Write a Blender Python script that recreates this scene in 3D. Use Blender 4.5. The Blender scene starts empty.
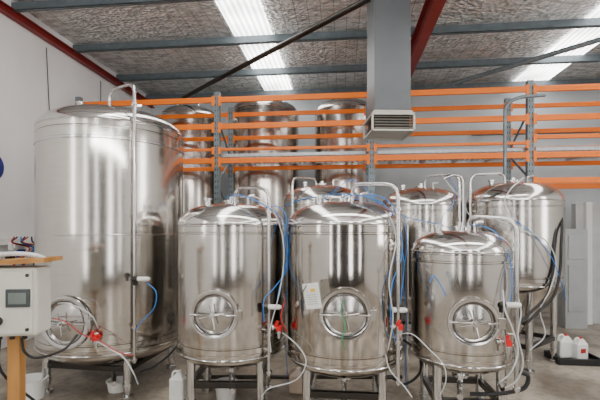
import bpy, bmesh, math, random
from mathutils import Matrix, Vector
random.seed(4)
sc=bpy.context.scene
H=1.7; F=400.0; TH=math.radians(6); S=math.sin(TH); C=math.cos(TH); HY=230.0
def W(px,py,d):
    r=(px-300)/F*d
    return Vector((-S*d+C*r, C*d+S*r, H+(HY-py)/F*d))
def FL(px,py):
    d=H*F/(py-HY); v=W(px,py,d); v.z=0; return v
# ---------------------------------------------------------------- materials
def nt(name):
    m=bpy.data.materials.new(name); m.use_nodes=True
    n=m.node_tree; b=n.nodes['Principled BSDF']; return m,n,b
def ramp(n,src,c0,c1,p0=0.3,p1=0.7):
    r=n.nodes.new('ShaderNodeValToRGB'); n.links.new(src,r.inputs[0])
    e=r.color_ramp.elements; e[0].position=p0; e[1].position=p1
    e[0].color=(*c0,1); e[1].color=(*c1,1); return r.outputs[0]
def noise(n,scale,stretch=(1,1,1),detail=4):
    tc=n.nodes.new('ShaderNodeTexCoord'); mp=n.nodes.new('ShaderNodeMapping'); mp.inputs['Scale'].default_value=stretch
    t=n.nodes.new('ShaderNodeTexNoise'); t.inputs['Scale'].default_value=scale; t.inputs['Detail'].default_value=detail
    n.links.new(tc.outputs['Object'],mp.inputs[0]); n.links.new(mp.outputs[0],t.inputs['Vector']); return t.outputs[0]
def steel(name,c=(0.72,0.70,0.67),rough=(0.18,0.3),aniso=0.6,bump=0.02):
    m,n,b=nt(name)
    b.inputs['Metallic'].default_value=1
    k=noise(n,3,(1,1,14))
    n.links.new(ramp(n,k,tuple(x*0.92 for x in c),c),b.inputs['Base Color'])
    mr=n.nodes.new('ShaderNodeMapRange'); mr.inputs[3].default_value=rough[0]; mr.inputs[4].default_value=rough[1]
    n.links.new(k,mr.inputs[0]); n.links.new(mr.outputs[0],b.inputs['Roughness'])
    if aniso:
        b.inputs['Anisotropic'].default_value=aniso
        t=n.nodes.new('ShaderNodeTangent'); t.direction_type='RADIAL'; t.axis='Z'
        n.links.new(t.outputs[0],b.inputs['Tangent'])
    if bump:
        bp=n.nodes.new('ShaderNodeBump'); bp.inputs['Strength'].default_value=bump; bp.inputs['Distance'].default_value=0.3
        k2=noise(n,1.3,(1,1,1.4),2); n.links.new(k2,bp.inputs['Height']); n.links.new(bp.outputs[0],b.inputs['Normal'])
    return m
def plain(name,c,rough=0.5,metal=0,var=0.12,scale=12):
    m,n,b=nt(name); k=noise(n,scale)
    n.links.new(ramp(n,k,tuple(x*(1-var) for x in c),tuple(min(1,x*(1+var*0.5)) for x in c)),b.inputs['Base Color'])
    b.inputs['Roughness'].default_value=rough; b.inputs['Metallic'].default_value=metal; return m
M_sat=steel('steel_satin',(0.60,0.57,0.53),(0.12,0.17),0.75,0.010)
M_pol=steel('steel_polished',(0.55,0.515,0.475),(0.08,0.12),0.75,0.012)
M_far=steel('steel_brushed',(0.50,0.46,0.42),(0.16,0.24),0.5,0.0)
M_dome=steel('steel_dome',(0.66,0.64,0.62),(0.10,0.17),0.0,0.02)
M_door=steel('steel_door',(0.56,0.54,0.52),(0.16,0.24),0.0,0.0)
M_pipe=steel('steel_pipe',(0.62,0.61,0.60),(0.10,0.20),0,0)
M_dark=steel('steel_dark',(0.07,0.065,0.06),(0.25,0.4),0,0)
M_galv=plain('galvanised_steel',(0.20,0.24,0.26),0.45,0.5,0.25,20)
M_mesh=plain('galvanised_wire',(0.50,0.53,0.55),0.4,0.3,0.15,20)
M_purl=plain('purlin_paint',(0.12,0.15,0.165),0.5,0.2,0.2,8)
M_duct=plain('duct_sheet_metal',(0.10,0.108,0.115),0.4,0.4,0.12,3)
M_orange=plain('orange_enamel',(0.95,0.20,0.0),0.45,0,0.04,6)
M_redb=plain('red_oxide_paint',(0.22,0.014,0.011),0.5,0,0.2,5)
M_red=plain('red_plastic',(0.70,0.006,0.01),0.35,0,0.05)
M_white=plain('white_plastic',(0.85,0.85,0.82),0.4,0,0.06)
M_cream=plain('cream_enclosure',(0.66,0.65,0.58),0.45,0,0.05)
M_vent=plain('vent_beige',(0.46,0.44,0.39),0.5,0,0.05)
M_blue=plain('blue_hose',(0.02,0.20,0.62),0.35,0,0.05)
M_clear=plain('white_hose',(0.60,0.62,0.63),0.3,0,0.1)
M_grey=plain('grey_cable',(0.30,0.31,0.32),0.4,0,0.1)
M_black=plain('black_rubber',(0.008,0.008,0.01),0.45,0,0.1)
M_hred=plain('red_hose',(0.45,0.02,0.02),0.4,0,0.1)
M_green=plain('green_plastic',(0.02,0.30,0.10),0.4)
M_navy=plain('navy_paint',(0.02,0.03,0.22),0.5)
M_paper=plain('paper',(0.88,0.88,0.85),0.8,0,0.03)
M_lcd=plain('lcd_grey',(0.05,0.06,0.06),0.2)
M_yellow=plain('yellow_paint',(0.9,0.6,0.05),0.5)
M_jug=plain('jug_plastic',(0.82,0.83,0.80),0.35,0,0.06)
M_pink=plain('amber_plastic',(0.62,0.48,0.38),0.25,0,0.1)
def wood():
    m,n,b=nt('timber'); k=noise(n,6,(1,1,0.15) ,6)
    n.links.new(ramp(n,k,(0.30,0.13,0.03),(0.58,0.29,0.08)),b.inputs['Base Color']); b.inputs['Roughness'].default_value=0.6; return m
M_wood=wood()
def concrete_floor():
    m,n,b=nt('concrete_floor'); k=noise(n,1.6,(1,1,1),8); k2=noise(n,14,(1,1,1),6)
    c=ramp(n,k,(0.19,0.155,0.115),(0.52,0.455,0.37),0.38,0.62); c2=ramp(n,k2,(0.5,0.5,0.5),(1,1,1),0.35,0.6)
    mx=n.nodes.new('ShaderNodeMix'); mx.data_type='RGBA'; mx.blend_type='MULTIPLY'; mx.inputs[0].default_value=0.6
    n.links.new(c,mx.inputs[6]); n.links.new(c2,mx.inputs[7]); n.links.new(mx.outputs[2],b.inputs['Base Color'])
    b.inputs['Roughness'].default_value=0.36; return m
M_floor=concrete_floor()
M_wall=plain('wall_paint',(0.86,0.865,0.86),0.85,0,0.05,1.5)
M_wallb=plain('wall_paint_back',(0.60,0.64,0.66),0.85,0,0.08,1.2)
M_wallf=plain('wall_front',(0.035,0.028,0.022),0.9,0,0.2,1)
M_part=plain('concrete_panel',(0.56,0.575,0.58),0.9,0,0.12,4)
M_cab=plain('cabinet_paint',(0.42,0.44,0.45),0.5,0.1,0.12,4)
def foil():
    m,n,b=nt('foil_insulation'); b.inputs['Metallic'].default_value=0.6; b.inputs['Roughness'].default_value=0.28
    k=noise(n,5,(1,2.5,1),8)
    c=ramp(n,k,(0.62,0.61,0.60),(1.0,0.99,0.97),0.36,0.58)
    tc=n.nodes.new('ShaderNodeTexCoord'); br=n.nodes.new('ShaderNodeTexBrick'); br.offset=0
    br.inputs['Color1'].default_value=(1,1,1,1); br.inputs['Color2'].default_value=(1,1,1,1); br.inputs['Mortar'].default_value=(0.35,0.35,0.35,1)
    br.inputs['Scale'].default_value=1; br.inputs['Mortar Size'].default_value=0.005
    br.inputs['Brick Width'].default_value=0.20; br.inputs['Row Height'].default_value=0.34
    n.links.new(tc.outputs['Object'],br.inputs['Vector'])
    mx=n.nodes.new('ShaderNodeMix'); mx.data_type='RGBA'; mx.blend_type='MULTIPLY'; mx.inputs[0].default_value=0.8
    n.links.new(c,mx.inputs[6]); n.links.new(br.outputs[0],mx.inputs[7]); n.links.new(mx.outputs[2],b.inputs['Base Color'])
    vo=n.nodes.new('ShaderNodeTexVoronoi'); vo.feature='F1'; vo.inputs['Scale'].default_value=13
    mp=n.nodes.new('ShaderNodeMapping'); mp.inputs['Scale'].default_value=(1,1.8,1); n.links.new(tc.outputs['Object'],mp.inputs[0]); n.links.new(mp.outputs[0],vo.inputs['Vector'])
    bp=n.nodes.new('ShaderNodeBump'); bp.inputs['Strength'].default_value=0.9; bp.inputs['Distance'].default_value=0.065
    n.links.new(vo.outputs['Distance'],bp.inputs['Height']); n.links.new(bp.outputs[0],b.inputs['Normal'])
    return m
M_foil=foil()
def skysheet():
    m,n,b=nt('skylight_sheet'); b.inputs['Base Color'].default_value=(1,0.99,0.97,1)
    b.inputs['Emission Color'].default_value=(1,0.99,0.97,1)
    tc=n.nodes.new('ShaderNodeTexCoord'); wv=n.nodes.new('ShaderNodeTexWave'); wv.bands_direction='X'; wv.inputs['Scale'].default_value=3.3
    wv.inputs['Distortion'].default_value=0.6
    n.links.new(tc.outputs['Object'],wv.inputs[0])
    k=noise(n,1.2,(1,1,1),3)
    mr=n.nodes.new('ShaderNodeMapRange'); mr.inputs[3].default_value=4; mr.inputs[4].default_value=10
    mu=n.nodes.new('ShaderNodeMath'); mu.operation='MULTIPLY'; mr2=n.nodes.new('ShaderNodeMapRange'); mr2.inputs[1].default_value=0.3; mr2.inputs[2].default_value=0.7; mr2.inputs[3].default_value=0.5; mr2.inputs[4].default_value=1.4
    n.links.new(k,mr2.inputs[0]); n.links.new(wv.outputs['Fac'],mr.inputs[0]); n.links.new(mr.outputs[0],mu.inputs[0]); n.links.new(mr2.outputs[0],mu.inputs[1]); n.links.new(mu.outputs[0],b.inputs['Emission Strength']); return m
M_sky=skysheet()
# ---------------------------------------------------------------- geometry kit
class G:
    def __init__(s): s.bm=bmesh.new(); s.mi=0
    def _add(s,vs,fs,smooth):
        bv=[s.bm.verts.new(v) for v in vs]
        for f in fs:
            try:
                q=s.bm.faces.new([bv[i] for i in f]); q.smooth=smooth; q.material_index=s.mi
            except ValueError: pass
        return bv
    def box(s,c,sz,rot=None,bev=0):
        c=Vector(c); x,y,z=[a/2 for a in sz]
        vs=[Vector(v) for v in [(-x,-y,-z),(x,-y,-z),(x,y,-z),(-x,y,-z),(-x,-y,z),(x,-y,z),(x,y,z),(-x,y,z)]]
        if rot: vs=[rot@v for v in vs]
        bv=s._add([v+c for v in vs],[(0,3,2,1),(4,5,6,7),(0,1,5,4),(1,2,6,5),(2,3,7,6),(3,0,4,7)],False)
        if bev:
            es=list({e for v in bv for e in v.link_edges})
            bmesh.ops.bevel(s.bm,geom=es,offset=bev,segments=2,affect='EDGES',profile=0.5)
        return s
    def lathe(s,prof,seg=48,mat=None):
        vs=[];fs=[];idx=[]
        for r,z in prof:
            if r<1e-5: idx.append([len(vs)]); vs.append(Vector((0,0,z)))
            else:
                idx.append(list(range(len(vs),len(vs)+seg)))
                for i in range(seg):
                    a=2*math.pi*i/seg; vs.append(Vector((r*math.cos(a),r*math.sin(a),z)))
        for a,b in zip(idx,idx[1:]):
            for i in range(seg):
                j=(i+1)%seg
                if len(a)==1 and len(b)==1: continue
                if len(a)==1: fs.append((a[0],b[j],b[i]))
                elif len(b)==1: fs.append((a[i],a[j],b[0]))
                else: fs.append((a[i],a[j],b[j],b[i]))
        if mat: vs=[mat@v for v in vs]
        s._add(vs,fs,True); return s
    def cyl(s,p0,p1,r,seg=16,r2=None):
        p0=Vector(p0);p1=Vector(p1);d=p1-p0;L=d.length
        m=Matrix.Translation(p0)@d.to_track_quat('Z','Y').to_matrix().to_4x4()
        r2=r if r2 is None else r2
        return s.lathe([(0,0),(r,0),(r2,L),(0,L)],seg,m)
    def torus(s,R,r,mat=None,seg=32,k=8):
        return s.lathe([(R+r*math.cos(2*math.pi*i/k),r*math.sin(2*math.pi*i/k)) for i in range(k+1)],seg,mat)
    def tube(s,pts,r,seg=8,sub=6):
        P=[Vector(p) for p in pts]
        if sub>1 and len(P)>2:
            Q=[];E=[P[0]*2-P[1]]+P+[P[-1]*2-P[-2]]
            for i in range(1,len(E)-2):
                a,b,c,d=E[i-1:i+3]
                for k in range(sub):
                    t=k/sub
                    Q.append(0.5*((2*b)+(c-a)*t+(2*a-5*b+4*c-d)*t*t+(3*b-a-3*c+d)*t**3))
            Q.append(P[-1]); P=Q
        n=None; vs=[];fs=[]
        for i,p in enumerate(P):
            t=(P[min(i+1,len(P)-1)]-P[max(i-1,0)]).normalized()
            if n is None: n=t.orthogonal().normalized()
            n=(n-t*n.dot(t)).normalized(); b=t.cross(n)
            for k in range(seg):
                a=2*math.pi*k/seg; vs.append(p+n*(r*math.cos(a))+b*(r*math.sin(a)))
        for i in range(len(P)-1):
            for k in range(seg):
                j=(k+1)%seg; fs.append((i*seg+k,i*seg+j,(i+1)*seg+j,(i+1)*seg+k))
        fs.append(tuple(range(seg))[::-1]); fs.append(tuple((len(P)-1)*seg+k for k in range(seg)))
        s._add(vs,fs,True); return s
def bend(pts,rad=0.07,n=5):
    P=[Vector(p) for p in pts]; out=[P[0]]
    for i in range(1,len(P)-1):
        a=P[i-1]-P[i]; b=P[i+1]-P[i]; q=min(rad,a.length*0.49,b.length*0.49)
        p0=P[i]+a.normalized()*q; p1=P[i]+b.normalized()*q
        for k in range(n+1):
            t=k/n; out.append(p0*(1-t)**2+P[i]*2*t*(1-t)+p1*t*t)
    out.append(P[-1]); return out
MW={}
def mk(name,g,mat,parent=None,world=False,label=None,origin=None):
    bm=g.bm
    bmesh.ops.recalc_face_normals(bm,faces=bm.faces)
    for e in bm.edges:
        if len(e.link_faces)==2 and e.calc_face_angle(0)>0.6: e.smooth=False
    if parent is not None and world:
        bmesh.ops.transform(bm,matrix=MW[parent.name].inverted(),verts=bm.verts)
    if parent is None and origin is not None:
        bmesh.ops.translate(bm,vec=-Vector(origin),verts=bm.verts)
    me=bpy.data.meshes.new(name); bm.to_mesh(me); bm.free()
    for m in (mat if isinstance(mat,(list,tuple)) else [mat]): me.materials.append(m)
    o=bpy.data.objects.new(name,me); sc.collection.objects.link(o)
    if parent is not None:
        o.parent=parent; MW[o.name]=MW[parent.name]
    else:
        if origin is not None: o.location=origin
        MW[o.name]=Matrix.Translation(o.location)
    if label: o['label']=label
    return o
def top(o,label,cat,group=None):
    o['label']=label; o['category']=cat
    if group: o['group']=group
    return o
def empty(name,loc,rz=0):
    o=bpy.data.objects.new(name,None); o.empty_display_size=0.2; o.location=loc; o.rotation_euler=(0,0,rz)
    sc.collection.objects.link(o); MW[o.name]=Matrix.Translation(Vector(loc))@Matrix.Rotation(rz,4,'Z'); return o
def struct(name,c,s,mat):
    g=G(); g.box((0,0,0),s); o=mk(name,g,mat); o.location=c; o['kind']='structure'; return o
# ---------------------------------------------------------------- room
XL,XR,YB,YF,ZC=-4.85,6.6,9.74,-5.0,5.08
struct('floor',((XL+XR)/2,(YB+YF)/2,-0.05),(XR-XL,YB-YF,0.1),M_floor)
struct('ceiling',((XL+XR)/2,(YB+YF)/2,ZC+0.05),(XR-XL,YB-YF,0.1),M_foil)
struct('wall_left',(XL-0.1,(YB+YF)/2,ZC/2),(0.2,YB-YF,ZC),M_wall)
struct('wall_right',(XR+0.1,(YB+YF)/2,ZC/2),(0.2,YB-YF,ZC),M_wall)
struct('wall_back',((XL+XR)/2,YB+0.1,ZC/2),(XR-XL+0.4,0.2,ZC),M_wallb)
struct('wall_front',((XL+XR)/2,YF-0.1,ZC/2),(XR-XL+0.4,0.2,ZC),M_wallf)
struct('wall_partition',(5.42,7.85,1.09),(2.36,0.15,2.18),M_part)
struct('trim_1',(4.42,7.74,1.1),(0.10,0.1,2.2),M_wall)
for i,(x0,x1) in enumerate([(-1.85,-1.2),(3.85,4.6)]):
    struct('window_%d'%(i+1),((x0+x1)/2,(YB+YF)/2,ZC-0.012),(x1-x0,YB-YF-0.1,0.02),M_sky)
for i,y in enumerate([-3.0,-1.6,-0.2,1.2,2.6,4.0,5.4,6.75,8.15,9.45]):
    g=G(); L=XR-XL-0.04; x=(XL+XR)/2
    g.box((0,0,0),(L,0.012,0.14)); g.box((0,-0.025,-0.07),(L,0.06,0.012)); g.box((0,0.025,0.07),(L,0.06,0.012)); g.box((0,-0.05,-0.06),(L,0.01,0.03))
    o=mk('ceiling_purlin',g,M_purl); o.location=(x,y,ZC-0.115)
    top(o,'grey-green galvanised steel purlin under the foil-lined roof','roof beam','roof purlins')
def ibeam(x,zc,h=0.3,w=0.15):
    g=G(); L=YB-YF-0.04
    g.box((0,0,0),(0.014,L,h)); g.box((0,0,h/2),(w,L,0.016)); g.box((0,0,-h/2),(w,L,0.016))
    o=mk('ceiling_rafter',g,M_redb); o.location=(x,(YB+YF)/2,zc)
    return o
top(ibeam(1.22,4.72),'dark red painted steel I-beam rafter','roof beam')
o=ibeam(XL+0.07,4.85,0.10,0.10); o.name='wall_rafter'; top(o,'dark red steel beam running along the top of the white wall','roof beam')
for a,b in [((385,-10,4.65),(183,98,8.35)),((612,36,5.75),(432,90,7.85))]:
    g=G(); g.tube([W(*a),W(*b)],0.04,12,1)
    m=(W(*a)+W(*b))/2
    top(mk('roof_brace',g,M_dark if a[0]==385 else M_galv,origin=m),'grey round steel diagonal roof brace','roof brace','roof braces')
# ---------------------------------------------------------------- tanks
def tank(px,d,R,zb,zt,dh,label,bottom='dish',manway=None,legoff=45,pipe=None,shell=None,domem=None,grp='stainless brewery tanks',seams=()):
    shell=shell or M_sat; domem=domem or M_dome
    p=W(px,HY,d); rz=math.atan2(-p.x,p.y)
    e=empty('brewery_tank',(p.x,p.y,0),rz); top(e,label,'tank',grp)
    def at(a,r,z):
        a=math.radians(a); return Vector((r*math.sin(a),-r*math.cos(a),z))
    g=G()
    pr=[(R-0.012,zb-0.0),(R-0.006,zb+0.015),(R-0.006,zb+0.05),(R,zb+0.056),(R,zb+0.10),(R-0.010,zb+0.106),(R-0.010,zb+0.116),(R,zb+0.122)]
    for z in seams: pr+=[(R,z-0.008),(R+0.003,z-0.004),(R+0.003,z+0.004),(R,z+0.008)]
    pr+=[(R,zt-0.088),(R-0.010,zt-0.082),(R-0.010,zt-0.072),(R,zt-0.066),(R,zt-0.02),(R-0.006,zt-0.014),(R-0.012,zt)]
    g.lathe(pr,96); mk('shell',g,shell,e)
    g=G(); pr=[]; N=22
    pr.append((R-0.004,zt-0.02)); pr.append((R-0.004,zt+0.008))
    for i in range(1,N+1):
        t=i/N; r=(R-0.005)*math.cos(t*math.pi/2)**0.7 if i<N else 0
        q=r/(R-0.005)
        pr.append((r if r>1e-4 else 0, zt+0.008+dh*(1-q**2.8)**0.55))
    g.lathe(pr,96); mk('dome_top',g,domem,e)
    g=G(); g.torus(R-0.004,0.009,Matrix.Translation((0,0,zt)),96,8); mk('rim_band',g,M_pipe,e)
    g=G(); g.torus(R-0.004,0.009,Matrix.Translation((0,0,zb+0.01)),96,8); mk('base_band',g,M_pipe,e)
    g=G()
    if bottom=='dish':
        bh=0.14*R/0.5; pr=[(0,zb-bh)]+[(R*math.sin(t*math.pi/20)*0.985,zb-bh*(max(0,1-math.sin(t*math.pi/20)**2.3))**0.62) for t in range(1,11)]
        g.lathe(pr,72); zbot=zb-bh
    else:
        zbot=0.30; g.lathe([(0,zbot),(0.06,zbot),(0.07,zbot+0.03),(R*0.96,zb-0.04),(R-0.012,zb)],72)
    mk('bottom_head',g,shell,e)
    g=G(); g.cyl((0,0,zbot+0.02),(0,0,zbot-0.06),0.045,20); g.cyl((0,0,zbot-0.06),(0,0,zbot-0.08),0.07,20)
    g.tube(bend([(0,0,zbot-0.07),(0,0,max(0.16,zbot-0.14)),at(0,R*0.8,max(0.16,zbot-0.14))],0.06),0.026,10,1)
    mk('drain_outlet',g,M_pipe,e)
    lr=R*0.86; ps=[]
    for k in range(4):
        a=legoff+90*k; q=at(a,lr,0); ps.append(q)
        g=G(); zt2=zb+0.02 if bottom=='dish' else zb+0.05
        g.lathe([(0,0),(0.06,0),(0.06,0.035),(0.026,0.035),(0.026,0.09),(0.04,0.09),(0.04,0.13),(0.048,0.132),(0.048,0.16),(0.04,0.162),(0.04,zt2),(0,zt2)],20,Matrix.Translation((q.x,q.y,0)))
        mk('leg',g,M_pipe,e)
    for k in range(4):
        a=ps[k];b=ps[(k+1)%4]; g=G()
        v=b-a; ang=math.atan2(v.y,v.x)
        g.box((a+b)/2+Vector((0,0,0.30)),(v.length-0.05,0.05,0.055),Matrix.Rotation(ang,3,'Z'),0.004)
        mk('frame_rail',g,M_dark,e)
    if manway:
        a,z,r=manway; A=math.radians(a)
        n=Vector((math.sin(A),-math.cos(A),0)); u=Vector((0,0,1)); x=u.cross(n)
        sg=R-math.sqrt(R*R-r*r); c=n*R+u*z
        m=Matrix((( x.x,u.x,n.x,c.x),(x.y,u.y,n.y,c.y),(x.z,u.z,n.z,c.z),(0,0,0,1)))
        g=G(); g.lathe([(r*0.84,-sg-0.02),(r*1.0,-sg-0.02),(r*1.0,0.012),(r*1.06,0.015),(r*1.075,0.022),(r*1.06,0.03),(r*0.90,0.031),(r*0.84,0.025),(r*0.84,-sg-0.02)],56,m)
        fr=mk('manway',g,M_pipe,e)
        g=G(); g.torus(r*1.0,0.010,m@Matrix.Translation((0,0,0.0)),56,8); mk('gasket',g,M_dark,fr)
        g=G(); g.torus(r*0.86,0.005,m@Matrix.Translation((0,0,0.027)),56,8); mk('gasket',g,M_dark,fr)
        g=G(); g.lathe([(r*0.85,0.0),(r*0.85,0.016),(r*0.80,0.02),(r*0.74,0.008),(r*0.5,0.020),(r*0.25,0.028),(0,0.03)],56,m); mk('manway_door',g,M_door,fr)
        g=G(); g.cyl(m@Vector((0,0,0.0)),m@Vector((0,0,0.11)),0.012,12); g.cyl(m@Vector((0,0,0.05)),m@Vector((0,0,0.085)),0.026,16)
        for k in range(4):
            t=math.radians(12+90*k); q=Vector((math.cos(t)*0.11,math.sin(t)*0.11,0.085))
            g.cyl(m@Vector((0,0,0.075)),m@q,0.007,8)
        mk('cross_handle',g,M_pipe,fr)
        g=G(); g.tube([m@Vector((-r*1.02,0.0,0.04)),m@Vector((-r*.5,0,0.055)),m@Vector((r*.5,0,0.055)),m@Vector((r*1.02,0,0.04))],0.008,8,4)
        mk('clamp_bar',g,M_pipe,fr)
        g=G(); g.box(m@Vector((r*1.10,0,0.03)),(0.05,0.04,0.09),Matrix.Rotation(A,3,'Z'),0.006); g.cyl(m@Vector((r*1.13,-0.07,0.035)),m@Vector((r*1.13,0.07,0.035)),0.009,12)
        mk('hinge',g,M_pipe,fr)
    if pipe:
        a,zp,r0,zlow=pipe; ra=R+0.055; zd=zt+dh*0.8
        g=G(); P=bend([at(a-20,r0,zd-0.02),at(a-20,r0,zp),at(a,ra,zp-0.03),at(a,ra,zlow)],0.12,7)
        g.tube(P,0.017,12,1)
        for z in (zp-0.25,zlow+0.35,zlow+0.02):
            if z>zlow: g.cyl(at(a,ra,z),at(a,ra,z+0.022),0.028,16)
        mk('cleaning_pipe',g,M_pipe,e)
        for z in (zt-0.12,zb+0.25):
            g=G(); g.cyl(at(a,R-0.01,z),at(a,ra,z),0.008,8); mk('pipe_bracket',g,M_pipe,e)
    g=G(); z=zt+dh+0.005
    g.lathe([(0,z-0.03),(0.07,z-0.03),(0.07,z+0.02),(0.085,z+0.02),(0.085,z+0.035),(0.03,z+0.035),(0.03,z+0.07),(0,z+0.07)],24)
    mk('top_flange',g,M_pipe,e)
    q=at(-60,R*0.5,0); zz=zt+dh*0.85
    g=G(); g.lathe([(0,zz-0.02),(0.03,zz-0.02),(0.03,zz+0.06),(0.042,zz+0.06),(0.042,zz+0.08),(0,zz+0.08)],16,Matrix.Translation((q.x,q.y,0))); mk('top_fitting',g,M_pipe,e)
    q=at(40,R*0.45,0)
    g=G(); g.tube([(q.x,q.y,zz-0.02),(q.x,q.y,zz+0.05),(q.x,q.y,zz+0.09),(q.x+0.06,q.y,zz+0.10)],0.016,8,4)
    mk('top_fitting',g,M_pipe,e)
    return e
T1=tank(114,4.55,0.755,0.48,2.78,0.23,'very large satin stainless tank with manway beside white wall',manway=(-33,0.82,0.24),legoff=11,pipe=(13,3.17,0.35,0.4),seams=(1.65,))
T2=tank(232,3.94,0.52,0.56,1.75,0.20,'stainless steel tank with round manway beside the largest tank',manway=(-16,0.98,0.2),legoff=-55,pipe=(34,2.1,0.12,0.42))
T3=tank(344,3.71,0.522,0.56,1.75,0.205,'polished stainless steel tank with paper tag clipped to it',manway=(1,1.03,0.2),legoff=-45,pipe=(50,2.11,0.14,0.42),shell=M_pol)
T4=tank(460,3.5,0.412,0.62,1.52,0.175,'smallest stainless steel tank with domed lid and manway',manway=(13,0.99,0.18),legoff=-29,pipe=(62,1.82,0.1,0.42))
T5=tank(322,5.7,0.55,0.8,2.10,0.22,'stainless steel tank standing behind the polished tank',bottom='cone',legoff=30,pipe=(-40,2.42,0.1,1.0))
T6=tank(421,5.65,0.56,0.8,2.03,0.25,'stainless conical-bottom tank with arched pipe, behind the smallest tank',bottom='cone',legoff=30,pipe=(50,2.45,0.1,1.0))
T7=tank(513,5.25,0.575,1.02,2.06,0.25,'stainless conical-bottom tank with black hoses down its side',bottom='cone',legoff=20,pipe=(-50,2.44,0.1,1.1))
GT='tall tanks behind the rack'
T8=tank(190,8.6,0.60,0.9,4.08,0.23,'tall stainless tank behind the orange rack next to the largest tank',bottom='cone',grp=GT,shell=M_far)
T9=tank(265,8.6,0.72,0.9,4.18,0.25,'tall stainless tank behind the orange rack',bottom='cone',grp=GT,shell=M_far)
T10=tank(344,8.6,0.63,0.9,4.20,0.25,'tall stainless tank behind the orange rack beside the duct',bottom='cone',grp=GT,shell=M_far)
g=G(); g.lathe([(0.757,2.58),(0.763,2.585),(0.763,2.605),(0.757,2.61)],96); mk('weld_band',g,M_pipe,T1)
def valve(T,px,py,d,s=1.0):
    c=W(px,py,d)
    def o(x,y,z): return c+Vector((x,y,z))*s
    g=G(); g.box(c,(0.055*s,0.05*s,0.06*s),None,0.01*s); g.cyl(o(0,-0.04,0),o(0,0.05,0),0.024*s,14)
    g.box(o(-0.02,-0.03,0.045),(0.03*s,0.02*s,0.07*s),Matrix.Rotation(0.4,3,'Y'),0.005*s)
    v=mk('red_valve',g,M_red,T,world=True,label='red plastic valve handle')
    g=G(); g.cyl(o(0,0,-0.10),o(0,0,-0.02),0.02*s,14); g.cyl(o(0,0,-0.05),o(0,0,-0.035),0.032*s,14)
    g.cyl(o(-0.09,0.02,0),o(-0.02,0.02,0),0.018*s,14); g.cyl(o(-0.07,0.02,0),o(-0.055,0.02,0),0.03*s,14)
    mk('valve_body',g,M_pipe,v,world=True)
def solenoid(T,px,py,d):
    c=W(px,py,d)
    g=G(); g.cyl(c+Vector((-0.05,0,0)),c+Vector((0.05,0,0)),0.022,16); g.cyl(c+Vector((0.05,0,0)),c+Vector((0.065,0,0)),0.016,16)
    v=mk('solenoid',g,M_white,T,world=True,label='white cylindrical solenoid')
    g=G(); g.cyl(c+Vector((-0.10,0,0)),c+Vector((-0.05,0,0)),0.028,16); g.box(c+Vector((-0.075,0,-0.02)),(0.03,0.04,0.08),None,0.005); mk('solenoid_base',g,M_dark,v,world=True)
valve(T1,96,338,3.74,0.95); valve(T2,279,328,3.55,0.9); valve(T3,400,327,3.3,0.85); valve(T4,508,343,3.08,0.85)
solenoid(T1,143,279,3.78); solenoid(T2,274,307,3.5); solenoid(T3,399,310,3.3); solenoid(T4,512,305,3.12)
g=G(); c=W(312,296,3.12); R_=Matrix.Rotation(-0.17,3,'Y')@Matrix.Rotation(-0.35,3,'Z'); g.box(c,(0.135,0.003,0.20),R_)
tg=mk('paper_tag',g,M_paper,T3,world=True,label='white printed paper tag')
g=G(); g.box(c+R_@Vector((0.015,-0.004,0.045)),(0.04,0.002,0.025),R_); mk('tag_print',g,M_yellow,tg,world=True)
for k in range(5):
    g=G(); g.box(c+R_@Vector((0.0,-0.004,0.01-0.018*k)),(0.085,0.002,0.003),R_); mk('tag_line',g,M_grey,tg,world=True)
g=G(); g.tube([W(308,283,3.14),W(303,292,3.12),W(301,305,3.12)],0.004,6); mk('tag_clip',g,M_black,tg,world=True)
g=G(); g.tube([W(343,300,3.0),W(341,312,2.98),W(345,325,2.98),W(342,340,2.98),W(345,350,3.0)],0.004,6); mk('sensor_lead',g,M_green,T3,world=True,label='green sensor cable')
# ---------------------------------------------------------------- hoses
def hose(pts,r,mat,label,cat='hose',grp=None,name='hose'):
    g=G(); P=[W(*p) for p in pts]; g.tube(P,r,8,7)
    o=mk(name,g,mat,origin=P[0]); top(o,label,cat,grp); return o
BL='thin blue air hose running down between the tanks'; WL='white plastic hose hanging beside the tanks'
GB='blue air hoses'; GW='white hoses'
r=0.0044
hose([(147,283,3.75),(156,292,3.7),(154,308,3.7),(141,322,3.72),(135,330,3.75)],r,M_blue,BL,grp=GB)
hose([(226,198,3.85),(240,195,3.6),(266,206,3.5),(283,222,3.55),(288,250,3.6),(283,275,3.6),(279,290,3.5),(277,303,3.5)],r,M_blue,BL,grp=GB)
hose([(262,208,3.9),(276,206,3.9),(286,216,3.8),(285,240,3.65),(287,268,3.6),(274,288,3.45),(264,300,3.4),(264,322,3.4)],r,M_blue,BL,grp=GB)
hose([(286,206,5.0),(300,200,4.9),(322,196,4.8),(345,194,4.7),(366,197,4.5),(384,204,4.0)],r*1.2,M_blue,BL,grp=GB)
hose([(300,212,4.9),(318,203,4.8),(338,188,4.7),(352,180,4.7),(366,190,4.6),(380,206,4.4)],r*1.1,M_blue,BL,grp=GB)
hose([(338,199,3.7),(352,195,3.5),(376,200,3.35),(393,215,3.4),(399,240,3.5),(404,262,3.5),(402,290,3.35),(400,305,3.3)],r,M_blue,BL,grp=GB)
hose([(352,200,3.7),(374,195,3.6),(392,205,3.6),(400,228,3.5),(402,255,3.4),(392,285,3.25),(391,320,3.25),(396,345,3.3)],r,M_blue,BL,grp=GB)
hose([(396,214,4.6),(410,218,4.4),(428,222,4.2),(445,226,4.0),(456,232,3.75)],r,M_blue,BL,grp=GB)
hose([(448,176,5.0),(456,190,4.9),(452,206,4.8),(442,218,4.6),(441,240,4.5)],r,M_blue,BL,grp=GB)
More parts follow.
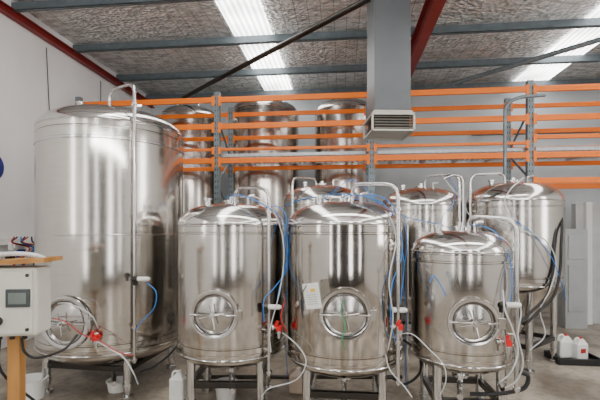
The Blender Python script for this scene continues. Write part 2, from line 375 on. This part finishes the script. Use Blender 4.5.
hose([(462,231,3.6),(472,225,3.4),(492,230,3.3),(506,246,3.2),(511,266,3.15),(512,288,3.1),(511,302,3.1)],r,M_blue,BL,grp=GB)
hose([(486,224,5.0),(512,220,4.7),(535,236,4.6),(552,258,4.6),(562,285,4.7),(566,300,4.8)],r*1.1,M_blue,BL,grp=GB)
hose([(288,220,4.6),(291,250,4.6),(288,285,4.6),(284,320,4.5),(286,350,4.4),(288,383,4.4)],r,M_blue,BL,grp=GB)
hose([(404,215,4.2),(407,245,4.2),(403,280,4.2),(407,320,4.2),(405,350,4.2),(406,390,4.2)],r,M_blue,BL,grp=GB)
hose([(430,282,3.04),(434,276,3.03),(441,286,3.03),(446,296,3.03)],r,M_blue,'blue cable tie hanging on the small tank',cat='cable')
hose([(240,197,3.8),(258,198,3.6),(276,216,3.5),(284,250,3.5),(280,290,3.45),(270,330,3.4),(271,352,3.4)],r,M_clear,WL,grp=GW)
hose([(372,206,3.5),(388,214,3.35),(396,240,3.3),(389,280,3.2),(393,318,3.2),(388,350,3.2)],r,M_clear,WL,grp=GW)
hose([(486,240,3.3),(500,250,3.2),(507,280,3.1),(503,320,3.05),(508,360,3.05)],r,M_grey,'thin grey cable running down a tank',cat='cable')
hose([(440,172,5.0),(450,186,4.9),(462,200,4.7),(470,215,4.6),(490,217,4.55),(512,226,4.5)],r,M_clear,WL,grp=GW)
hose([(523,178,4.9),(510,190,4.65),(505,205,4.6),(520,228,4.55),(545,240,4.6),(556,262,4.65),(550,290,4.6),(540,310,4.6),(545,335,4.6),(530,350,4.6)],0.007,M_clear,WL,grp=GW)
hose([(503,290,3.1),(505,310,3.05),(513,330,3.04),(518,352,3.04),(511,372,3.05),(500,382,3.1)],0.006,M_clear,WL,grp=GW)
hose([(516,290,3.15),(521,312,3.12),(518,335,3.1),(523,362,3.1),(517,380,3.12),(505,388,3.15)],0.006,M_clear,WL,grp=GW)
hose([(396,335,3.3),(412,334,3.2),(430,350,3.05),(443,364,3.0),(446,380,3.0),(440,396,3.05)],0.004,M_clear,WL,grp=GW)
hose([(385,352,3.3),(390,370,3.2),(404,386,3.15),(412,397,3.1)],0.005,M_clear,WL,grp=GW)
hose([(283,333,3.5),(298,346,3.3),(306,362,3.25),(296,380,3.3),(270,388,3.35),(262,396,3.4)],0.005,M_clear,WL,grp=GW)
hose([(50,306,4.1),(62,303,3.7),(80,308,3.6),(92,316,3.65),(98,328,3.72)],0.006,M_clear,WL,grp=GW)
hose([(98,342,3.7),(112,350,3.6),(124,358,3.6),(133,372,3.6),(138,384,3.7)],0.006,M_clear,WL,grp=GW)
hose([(52,318,3.75),(66,322,3.6),(82,334,3.6),(100,341,3.62),(118,352,3.6),(134,356,3.7)],0.005,M_hred,'thin red hose draped across the large tank manway')
hose([(285,300,3.5),(281,318,3.45),(287,332,3.45)],0.006,M_hred,'thin red hose beside a valve')
for a in (553,560):
    hose([(a,205,4.95),(a+2,225,4.75),(a+1,245,4.70),(a,270,4.68),(a-6,295,4.62),(a-22,312,4.58),(a-34,324,4.55)],0.016,M_black,'thick black hose running down beside a conical tank',grp='black insulated hoses')
hose([(518,372,3.15),(528,376,3.15),(524,388,3.15),(505,393,3.15),(488,394,3.15),(470,394,3.2)],0.016,M_black,'black rubber hose lying near the floor under the tanks')
hose([(140,372,4.0),(155,366,3.9),(172,352,3.9),(182,338,3.95)],0.010,M_black,'black cable strung between two tanks',cat='cable')
hose([(404,340,3.9),(418,352,3.8),(420,372,3.7),(405,384,3.7),(392,378,3.7)],0.012,M_black,'black hose looped under the tanks')
def fpipe(pts,r,mat,label,rad=0.08):
    g=G(); P=bend(pts,rad); g.tube(P,r,12,1)
    return top(mk('process_pipe',g,mat,origin=pts[0]),label,'pipe')
fpipe([W(175,377,4.3),W(250,377,4.3),W(402,377,4.2)],0.022,M_dark,'dark horizontal pipe under the tanks',0.05)
def vpipe(px,y0,d,r=0.02,hook=None,label='vertical stainless pipe with bent top'):
    a=W(px,230,d); a.z=0.0; b=W(px,y0,d); pts=[a,b]
    if hook: pts+= [b+Vector(h) for h in hook]
    return fpipe(pts,r,M_pipe,label)
vpipe(463,178,4.6,0.013,[(-0.08,0.02,0.05),(-0.2,0.05,0.0)])
vpipe(407,225,4.3,0.016,None,'vertical stainless pipe between tanks')
# ---------------------------------------------------------------- pallet rack
RY,RD=6.62,0.85
rk=empty('pallet_rack',(0.45,RY,0)); top(rk,'orange and galvanised steel pallet rack standing over the tanks','rack')
XS=[-4.62,-2.11,0.48,2.93,5.5]
LV=[3.90,3.45,2.87]
for x in XS:
    for y in (RY,RY+RD):
        g=G()
        g.box((x,y-0.035,2.02),(0.09,0.008,4.04)); g.box((x-0.045,y,2.02),(0.008,0.07,4.04)); g.box((x+0.045,y,2.02),(0.008,0.07,4.04)); g.box((x,y,0.005),(0.14,0.12,0.01))
        g.mi=1
        for z in [0.12+0.1*k for k in range(39)]:
            for dx in (-0.02,0.02): g.box((x+dx,y-0.0395,z),(0.012,0.003,0.035))
        mk('upright',g,[M_galv,M_black],rk,world=True,label='perforated galvanised upright')
    zs=[0.3+0.55*k for k in range(7)]
    for k in range(6):
        y0,y1=(RY,RY+RD) if k%2==0 else (RY+RD,RY)
        g=G(); g.cyl((x,y0,zs[k]),(x,y1,zs[k+1]),0.018,8); mk('frame_brace',g,M_galv,rk,world=True)
def beam(x0,x1,y,z,h=0.09):
    g=G(); L=x1-x0-0.1; c=((x0+x1)/2,y,z)
    g.box(c,(L,0.045,h),None,0.006)
    g.box((c[0],y-0.024,z+h*0.2),(L,0.006,h*0.35))
    for x in (x0+0.055,x1-0.055): g.box((x,y-0.026,z-0.02),(0.05,0.008,h+0.08))
    mk('rack_beam',g,M_orange,rk,world=True,label='orange enamel beam')
for i in range(4):
    for z in LV:
        for y in (RY-0.03,RY+RD+0.0): beam(XS[i],XS[i+1],y,z,0.09 if y<RY else 0.075)
for i in range(3):
    beam(XS[i],XS[i+1],RY-0.03,3.06,0.045)
for y in (RY-0.03,RY+RD): beam(XS[3],XS[4],y,2.47)
for y in (RY-0.03,RY+RD): beam(XS[3],XS[4],y,3.15,0.06)
for i in range(1,4):
    x0,x1=XS[i]+0.1,XS[i+1]-0.1; n=26; zz=2.94
    g=G()
    for k in range(n): g.box((x0+(x1-x0)*k/(n-1),RY+RD/2,zz),(0.022,RD-0.08,0.014))
    for k in range(8): g.box(((x0+x1)/2,RY+0.06+k*(RD-0.12)/7,zz+0.01),(x1-x0,0.018,0.012))
    for k in range(4): g.box((x0+(x1-x0)*(k+0.5)/4,RY+RD/2,zz-0.02),(0.06,RD-0.08,0.03))
    g.box(((x0+x1)/2,RY+0.02,zz+0.03),(x1-x0,0.015,0.05))
    if i>=2:
        for k in range(n*2): g.box((x0+(x1-x0)*k/(n*2-1),RY+RD-0.05,zz+0.12),(0.010,0.010,0.22))
        for k in range(3): g.box(((x0+x1)/2,RY+RD-0.05,zz+0.03+0.095*k),(x1-x0,0.012,0.010))
    mk('wire_deck',g,M_mesh,rk,world=True,label='galvanised wire mesh decking')
# ---------------------------------------------------------------- ventilation duct
dp=W(388,HY,4.8); de=empty('ventilation_duct',(dp.x,dp.y,2.83),math.radians(8)); top(de,'grey sheet metal ventilation duct dropping from the roof with louvred outlet','duct')
g=G(); zt=ZC-2.84; g.box((0,0,(zt+0.25)/2),(0.42,0.42,zt-0.25))
for z in (0.265,1.95): g.box((0,0,z),(0.435,0.435,0.02))
mk('duct_body',g,M_duct,de)
g=G(); vs=[];fs=[]
for s,z in [(0.212,0.25),(0.25,0.20)]: vs+=[Vector((-s,-s,z)),Vector((s,-s,z)),Vector((s,s,z)),Vector((-s,s,z))]
for i in range(4):
    j=(i+1)%4; fs.append((i,j,4+j,4+i))
g._add(vs,fs,False)
for s in ((-1,-1),(1,-1),(1,1),(-1,1)): g.box((s[0]*0.24,s[1]*0.24,0.10),(0.022,0.022,0.20))
for sx,sy in ((0,-1),(0,1),(1,0),(-1,0)):
    for z in (0.01,0.195): g.box((sx*0.24,sy*0.24,z),(0.50 if sx==0 else 0.022,0.50 if sy==0 else 0.022,0.02))
g.box((0,0,0.02),(0.47,0.47,0.01))
hood=mk('outlet_hood',g,M_vent,de)
M_lou=plain('louvre_grey',(0.24,0.21,0.17),0.5)
def lou(c,sz,rot):
    g=G(); g.box(c,sz,rot); mk('louvre',g,M_lou,hood)
for k in range(5):
    z=0.04+0.032*k
    lou((0,-0.23,z),(0.45,0.018,0.003),Matrix.Rotation(0.6,3,'X')); lou((-0.23,0,z),(0.018,0.45,0.003),Matrix.Rotation(-0.6,3,'Y')); lou((0.23,0,z),(0.018,0.45,0.003),Matrix.Rotation(0.6,3,'Y'))
g=G(); g.box((0,0,0.11),(0.40,0.40,0.17)); mk('hood_core',g,M_black,de)  # solid black block filling the hood behind the louvres
# ---------------------------------------------------------------- control box
cb=W(6,300,2.75); ce=empty('control_panel',(cb.x,cb.y,0),math.radians(12)); top(ce,'cream electrical control enclosure with small display mounted on a timber post','control box')
zc=cb.z
g=G(); g.box((0.0,0,zc+0.0),(0.50,0.20,0.46),None,0.02); mk('enclosure',g,M_cream,ce)
g=G(); g.box((0.0,-0.108,zc),(0.46,0.018,0.42),None,0.008); dr=mk('enclosure_door',g,M_cream,ce)
g=G(); g.box((0.145,-0.12,zc+0.03),(0.15,0.02,0.12),None,0.004); ds=mk('display',g,M_lcd,dr)
g=G(); g.box((0.145,-0.132,zc+0.03),(0.11,0.003,0.075)); mk('display_glass',g,plain('lcd_green',(0.16,0.19,0.18),0.2),ds)
g=G(); g.cyl((0.02,-0.11,zc-0.12),(0.02,-0.15,zc-0.12),0.03,20); mk('knob',g,M_black,dr)
for dx in (-0.2,0.2):
    for dz in (-0.18,0.18):
        g=G(); g.cyl((dx,-0.116,zc+dz),(dx,-0.122,zc+dz),0.012,12); mk('screw',g,M_dark,dr)
g=G(); g.box((0.02,-0.0,zc+0.265),(0.58,0.26,0.03),Matrix.Rotation(-0.05,3,'Y')); mk('timber_shelf',g,M_wood,ce)
g=G(); g.box((0.04,0.05,(zc-0.23)/2),(0.08,0.08,zc-0.23),None,0.004); mk('timber_post',g,M_wood,ce)
for k in range(4):
    g=G(); x=-0.12+0.08*k; g.cyl((x,0,zc-0.23),(x,0,zc-0.27),0.016,12); mk('cable_gland',g,M_black,ce)
for P in ([(0.10,0,zc-0.26),(0.12,0,zc-0.36),(0.18,0.05,zc-0.42),(0.33,0.1,zc-0.38),(0.38,0.2,zc-0.3)],[(-0.04,0,zc-0.26),(-0.04,0.02,zc-0.5),(0.1,0.2,zc-0.8)]):
    g=G(); g.tube(P,0.009); mk('cable',g,M_black,ce)
g=G(); g.tube([(-0.25,-0.02,zc+0.29),(-0.1,-0.08,zc+0.31),(0.1,-0.05,zc+0.32),(0.24,-0.04,zc+0.30),(0.27,0.03,zc+0.24)],0.016); mk('shelf_hose',g,M_clear,ce)
def onleft(px,py):
    a=math.atan((px-300)/F)-TH; Y=XL/math.tan(a); d=-XL*S+Y*C
    return Vector((XL,Y,H+(HY-py)/F*d))
g=G(); c=onleft(-9,166); m=Matrix.Translation(c)@Matrix.Rotation(math.pi/2,4,'Y')
g.lathe([(0,0.0),(0.2,0.0),(0.2,0.015),(0,0.015)],40,m); o=mk('wall_emblem',g,M_navy,origin=c); top(o,'dark navy round emblem painted on the white wall','sign')
c=onleft(14,241); g=G(); g.box(c+Vector((0.04,0,0)),(0.08,1.0,0.10),None,0.01); o=mk('cable_trunking',g,M_white,origin=c); top(o,'white plastic cable trunking on the wall','trunking')
for k,(px,py,mt,l) in enumerate([(6,245,M_white,'white power outlet on the wall'),(22,246,M_white,'white power outlet on the wall'),(14,252,M_navy,'dark blue power plug on the wall'),(29,254,M_dark,'dark power plug on the wall'),(3,254,M_dark,'dark power plug on the wall')]):
    c=onleft(px,py); g=G(); g.box(c+Vector((0.11,0,-0.02)),(0.06,0.12,0.12),None,0.012); g.cyl(c+Vector((0.13,0,-0.02)),c+Vector((0.17,0,-0.02)),0.035,16)
    o=mk('power_outlet',g,mt,origin=c); top(o,l,'socket','wall power outlets')
for k,(x,mt,l) in enumerate([(2,M_hred,'red cable'),(5,M_black,'black cable'),(9,M_blue,'blue cable'),(13,M_black,'black cable'),(16,M_hred,'red cable'),(20,M_black,'black cable'),(24,M_grey,'grey cable'),(28,M_black,'black cable'),(31,M_blue,'blue cable'),(34,M_black,'black cable')]):
    a=onleft(x,237)+Vector((0.19,0,0)); g=G(); q=random.uniform(-0.16,0.16)
    g.tube([a,a+Vector((0.05,q,-0.08)),a+Vector((0.02,0.18-q,-0.18)),a+Vector((0.06,q,-0.4)),a+Vector((0.0,0.1,-0.7))],0.011)
    o=mk('wall_cable',g,mt,origin=a); top(o,l+' hanging from the wall sockets','cable','wall cables')
c=onleft(100,110); g=G(); g.tube([Vector((XL+0.015,c.y,4.7)),Vector((XL+0.015,c.y,0.9))],0.009,8,1); o=mk('wall_conduit',g,M_galv,origin=(XL+0.015,c.y,4.7)); top(o,'thin grey conduit running down the white wall','conduit')
c=onleft(50,110); g=G(); g.tube([Vector((XL+0.015,c.y-0.1,4.7)),Vector((XL+0.015,c.y,3)),Vector((XL+0.015,c.y+0.02,0.9))],0.006,8,6); o=mk('wall_conduit',g,M_black,origin=(XL+0.015,c.y,4.7)); top(o,'thin dark cable running down the white wall','cable')
for k,(py,rr) in enumerate([(150,0.03),(156,0.02),(131,0.04)]):
    d=9.4; z=W(560,py,d-0.4).z
    g=G(); g.tube([Vector((3.0,YB-0.08,z)),Vector((6.4,YB-0.08,z))],rr,12,1); o=mk('wall_pipe',g,M_galv,origin=(3.0,YB-0.08,z)); top(o,'grey service pipe along the rear wall','pipe','rear wall pipes')
g=G(); g.tube(bend([W(505,175,5.9),W(505,104,5.9),W(519,97,5.9),W(545,95,5.9)],0.12),0.026,12,1)
top(mk('vent_pipe',g,M_galv,origin=W(505,175,5.9)),'grey bent vent pipe rising above the conical tank','pipe')
c=W(575,262,6.9); g=G(); c.z=0; g.box(c+Vector((0.0,0.1,0.86)),(0.36,0.3,1.72),None,0.012)
g.box(c+Vector((0.0,-0.06,1.4)),(0.28,0.02,0.4),None,0.004); g.box(c+Vector((0.0,-0.06,0.7)),(0.28,0.02,0.8),None,0.004)
o=mk('equipment_cabinet',g,M_cab,origin=c); top(o,'narrow plain grey cabinet beside the concrete partition','cabinet')
# ---------------------------------------------------------------- jugs
def jug(px,py,w,h,mat,label,cap=M_red,rz=0.0,z0=0,lab=False):
    p=FL(px,py); e=empty('plastic_jug',(p.x,p.y,z0),rz); top(e,label,'jug','plastic jugs')
    g=G(); g.box((0,0,h*0.38),(w,w*0.75,h*0.76),None,w*0.12)
    vs=[(-w*.42,-w*.3,h*.74),(w*.42,-w*.3,h*.74),(w*.42,w*.3,h*.74),(-w*.42,w*.3,h*.74),(-w*.05,-w*.14,h*.93),(w*.25,-w*.14,h*.93),(w*.25,w*.14,h*.93),(-w*.05,w*.14,h*.93)]
    g._add([Vector(v) for v in vs],[(0,1,5,4),(1,2,6,5),(2,3,7,6),(3,0,4,7),(4,5,6,7),(0,3,2,1)],False)
    mk('jug_body',g,mat,e)
    g=G(); g.tube([(-w*.38,0,h*.70),(-w*.36,0,h*.9),(-w*.15,0,h*.97),(w*.02,0,h*.9)],w*0.07,8,5); mk('jug_handle',g,mat,e)
    g=G(); g.cyl((w*.1,0,h*.92),(w*.1,0,h),w*.13,16); mk('jug_cap',g,cap,e)
    if lab:
        g=G(); g.box((0,-w*.375,h*.42),(w*.45,0.004,h*.2)); mk('jug_sticker',g,M_hred,e)
    return e
jug(178,399,0.15,0.29,M_jug,'white plastic jug on the floor between two tanks',M_white)
jug(564,359,0.19,0.30,M_jug,'white plastic jug with red cap on a black tray',M_red,0.1,0.03)
jug(579,361,0.17,0.28,M_jug,'white plastic jug with red cap and sticker on black tray',M_red,0.3,0.03,True)
jug(297,392,0.16,0.26,M_pink,'translucent amber jug under the tanks',M_white)
p=FL(573,361); g=G()
g.box((0,0,0.015),(0.52,0.36,0.03),None,0.005)
for sx,sy,ax,ay in ((0,-.18,.52,.02),(0,.18,.52,.02),(-.26,0,.02,.36),(.26,0,.02,.36)): g.box((sx,sy,0.04),(ax,ay,0.08))
o=mk('spill_tray',g,M_black); o.location=(p.x,p.y,0); top(o,'shallow black plastic spill tray on the floor holding jugs','tray')
def tub(px,py,w,h,mat,label):
    p=FL(px,py); g=G()
    g.lathe([(0,0.0),(w*.42,0.0),(w*.5,h*.93),(w*.54,h*.93),(w*.54,h),(w*.47,h),(w*.40,0.02),(0,0.02)],36)
    o=mk('plastic_tub',g,mat); o.location=(p.x,p.y,0); top(o,label,'tub','plastic tubs')
tub(30,398,0.30,0.20,M_jug,'pale plastic tub on the floor by the large tank')
tub(226,399,0.22,0.18,M_white,'white plastic tub under a tank')
tub(118,390,0.22,0.11,M_white,'low white plastic tub under the large tank')
# ---------------------------------------------------------------- lights
def area(name,loc,rot,sx,sy,e,c=(1,1,1)):
    l=bpy.data.lights.new(name,'AREA'); l.shape='RECTANGLE'; l.size=sx; l.size_y=sy; l.energy=e; l.color=c
    o=bpy.data.objects.new(name,l); o.location=loc; o.rotation_euler=rot; sc.collection.objects.link(o); return o
R90=math.radians(90)
for i,(x,w_,e) in enumerate([(-4.0,0.7,60),(-1.5,0.25,38),(1.9,0.7,92),(4.9,0.45,52)]):
    area('reflection_strip_light_%d'%i,(x,YF+0.05,2.7),(R90,0,0),w_,4.6,e,(1,0.985,0.965))  # added strip lamps, no real doorways; they put vertical bands on the steel
area('right_fill_light',(XR-0.05,1.5,2.9),(R90,0,R90),1.4,3.0,110,(1,0.99,0.975))  # added fill lamp on the unseen right wall, no opening there
area('left_fill_light',(XL+0.05,-0.5,2.9),(R90,0,-R90),0.6,2.6,45,(1,0.99,0.975))  # added fill lamp on the left wall, no window behind it
area('ceiling_fill_light',(0.5,-1.5,3.6),(math.radians(150),0,0),6,0.8,310,(1,0.99,0.975))  # unseen lamp added behind the camera to brighten the foil ceiling
area('overhead_fill_light',(0.6,2.4,4.7),(0,0,0),5,0.5,85,(1,0.98,0.95))  # added overhead fill, not a fitting of the room
w=bpy.data.worlds.new('world'); sc.world=w; w.use_nodes=True
w.node_tree.nodes['Background'].inputs[0].default_value=(0.8,0.87,1,1); w.node_tree.nodes['Background'].inputs[1].default_value=0.5
cam=bpy.data.cameras.new('camera'); co=bpy.data.objects.new('camera',cam); sc.collection.objects.link(co)
cam.lens=24; cam.sensor_width=36; cam.shift_y=(HY-200)/600; co.location=(0,0,H); co.rotation_euler=(math.radians(90),0,TH); cam.clip_start=0.05
sc.camera=co
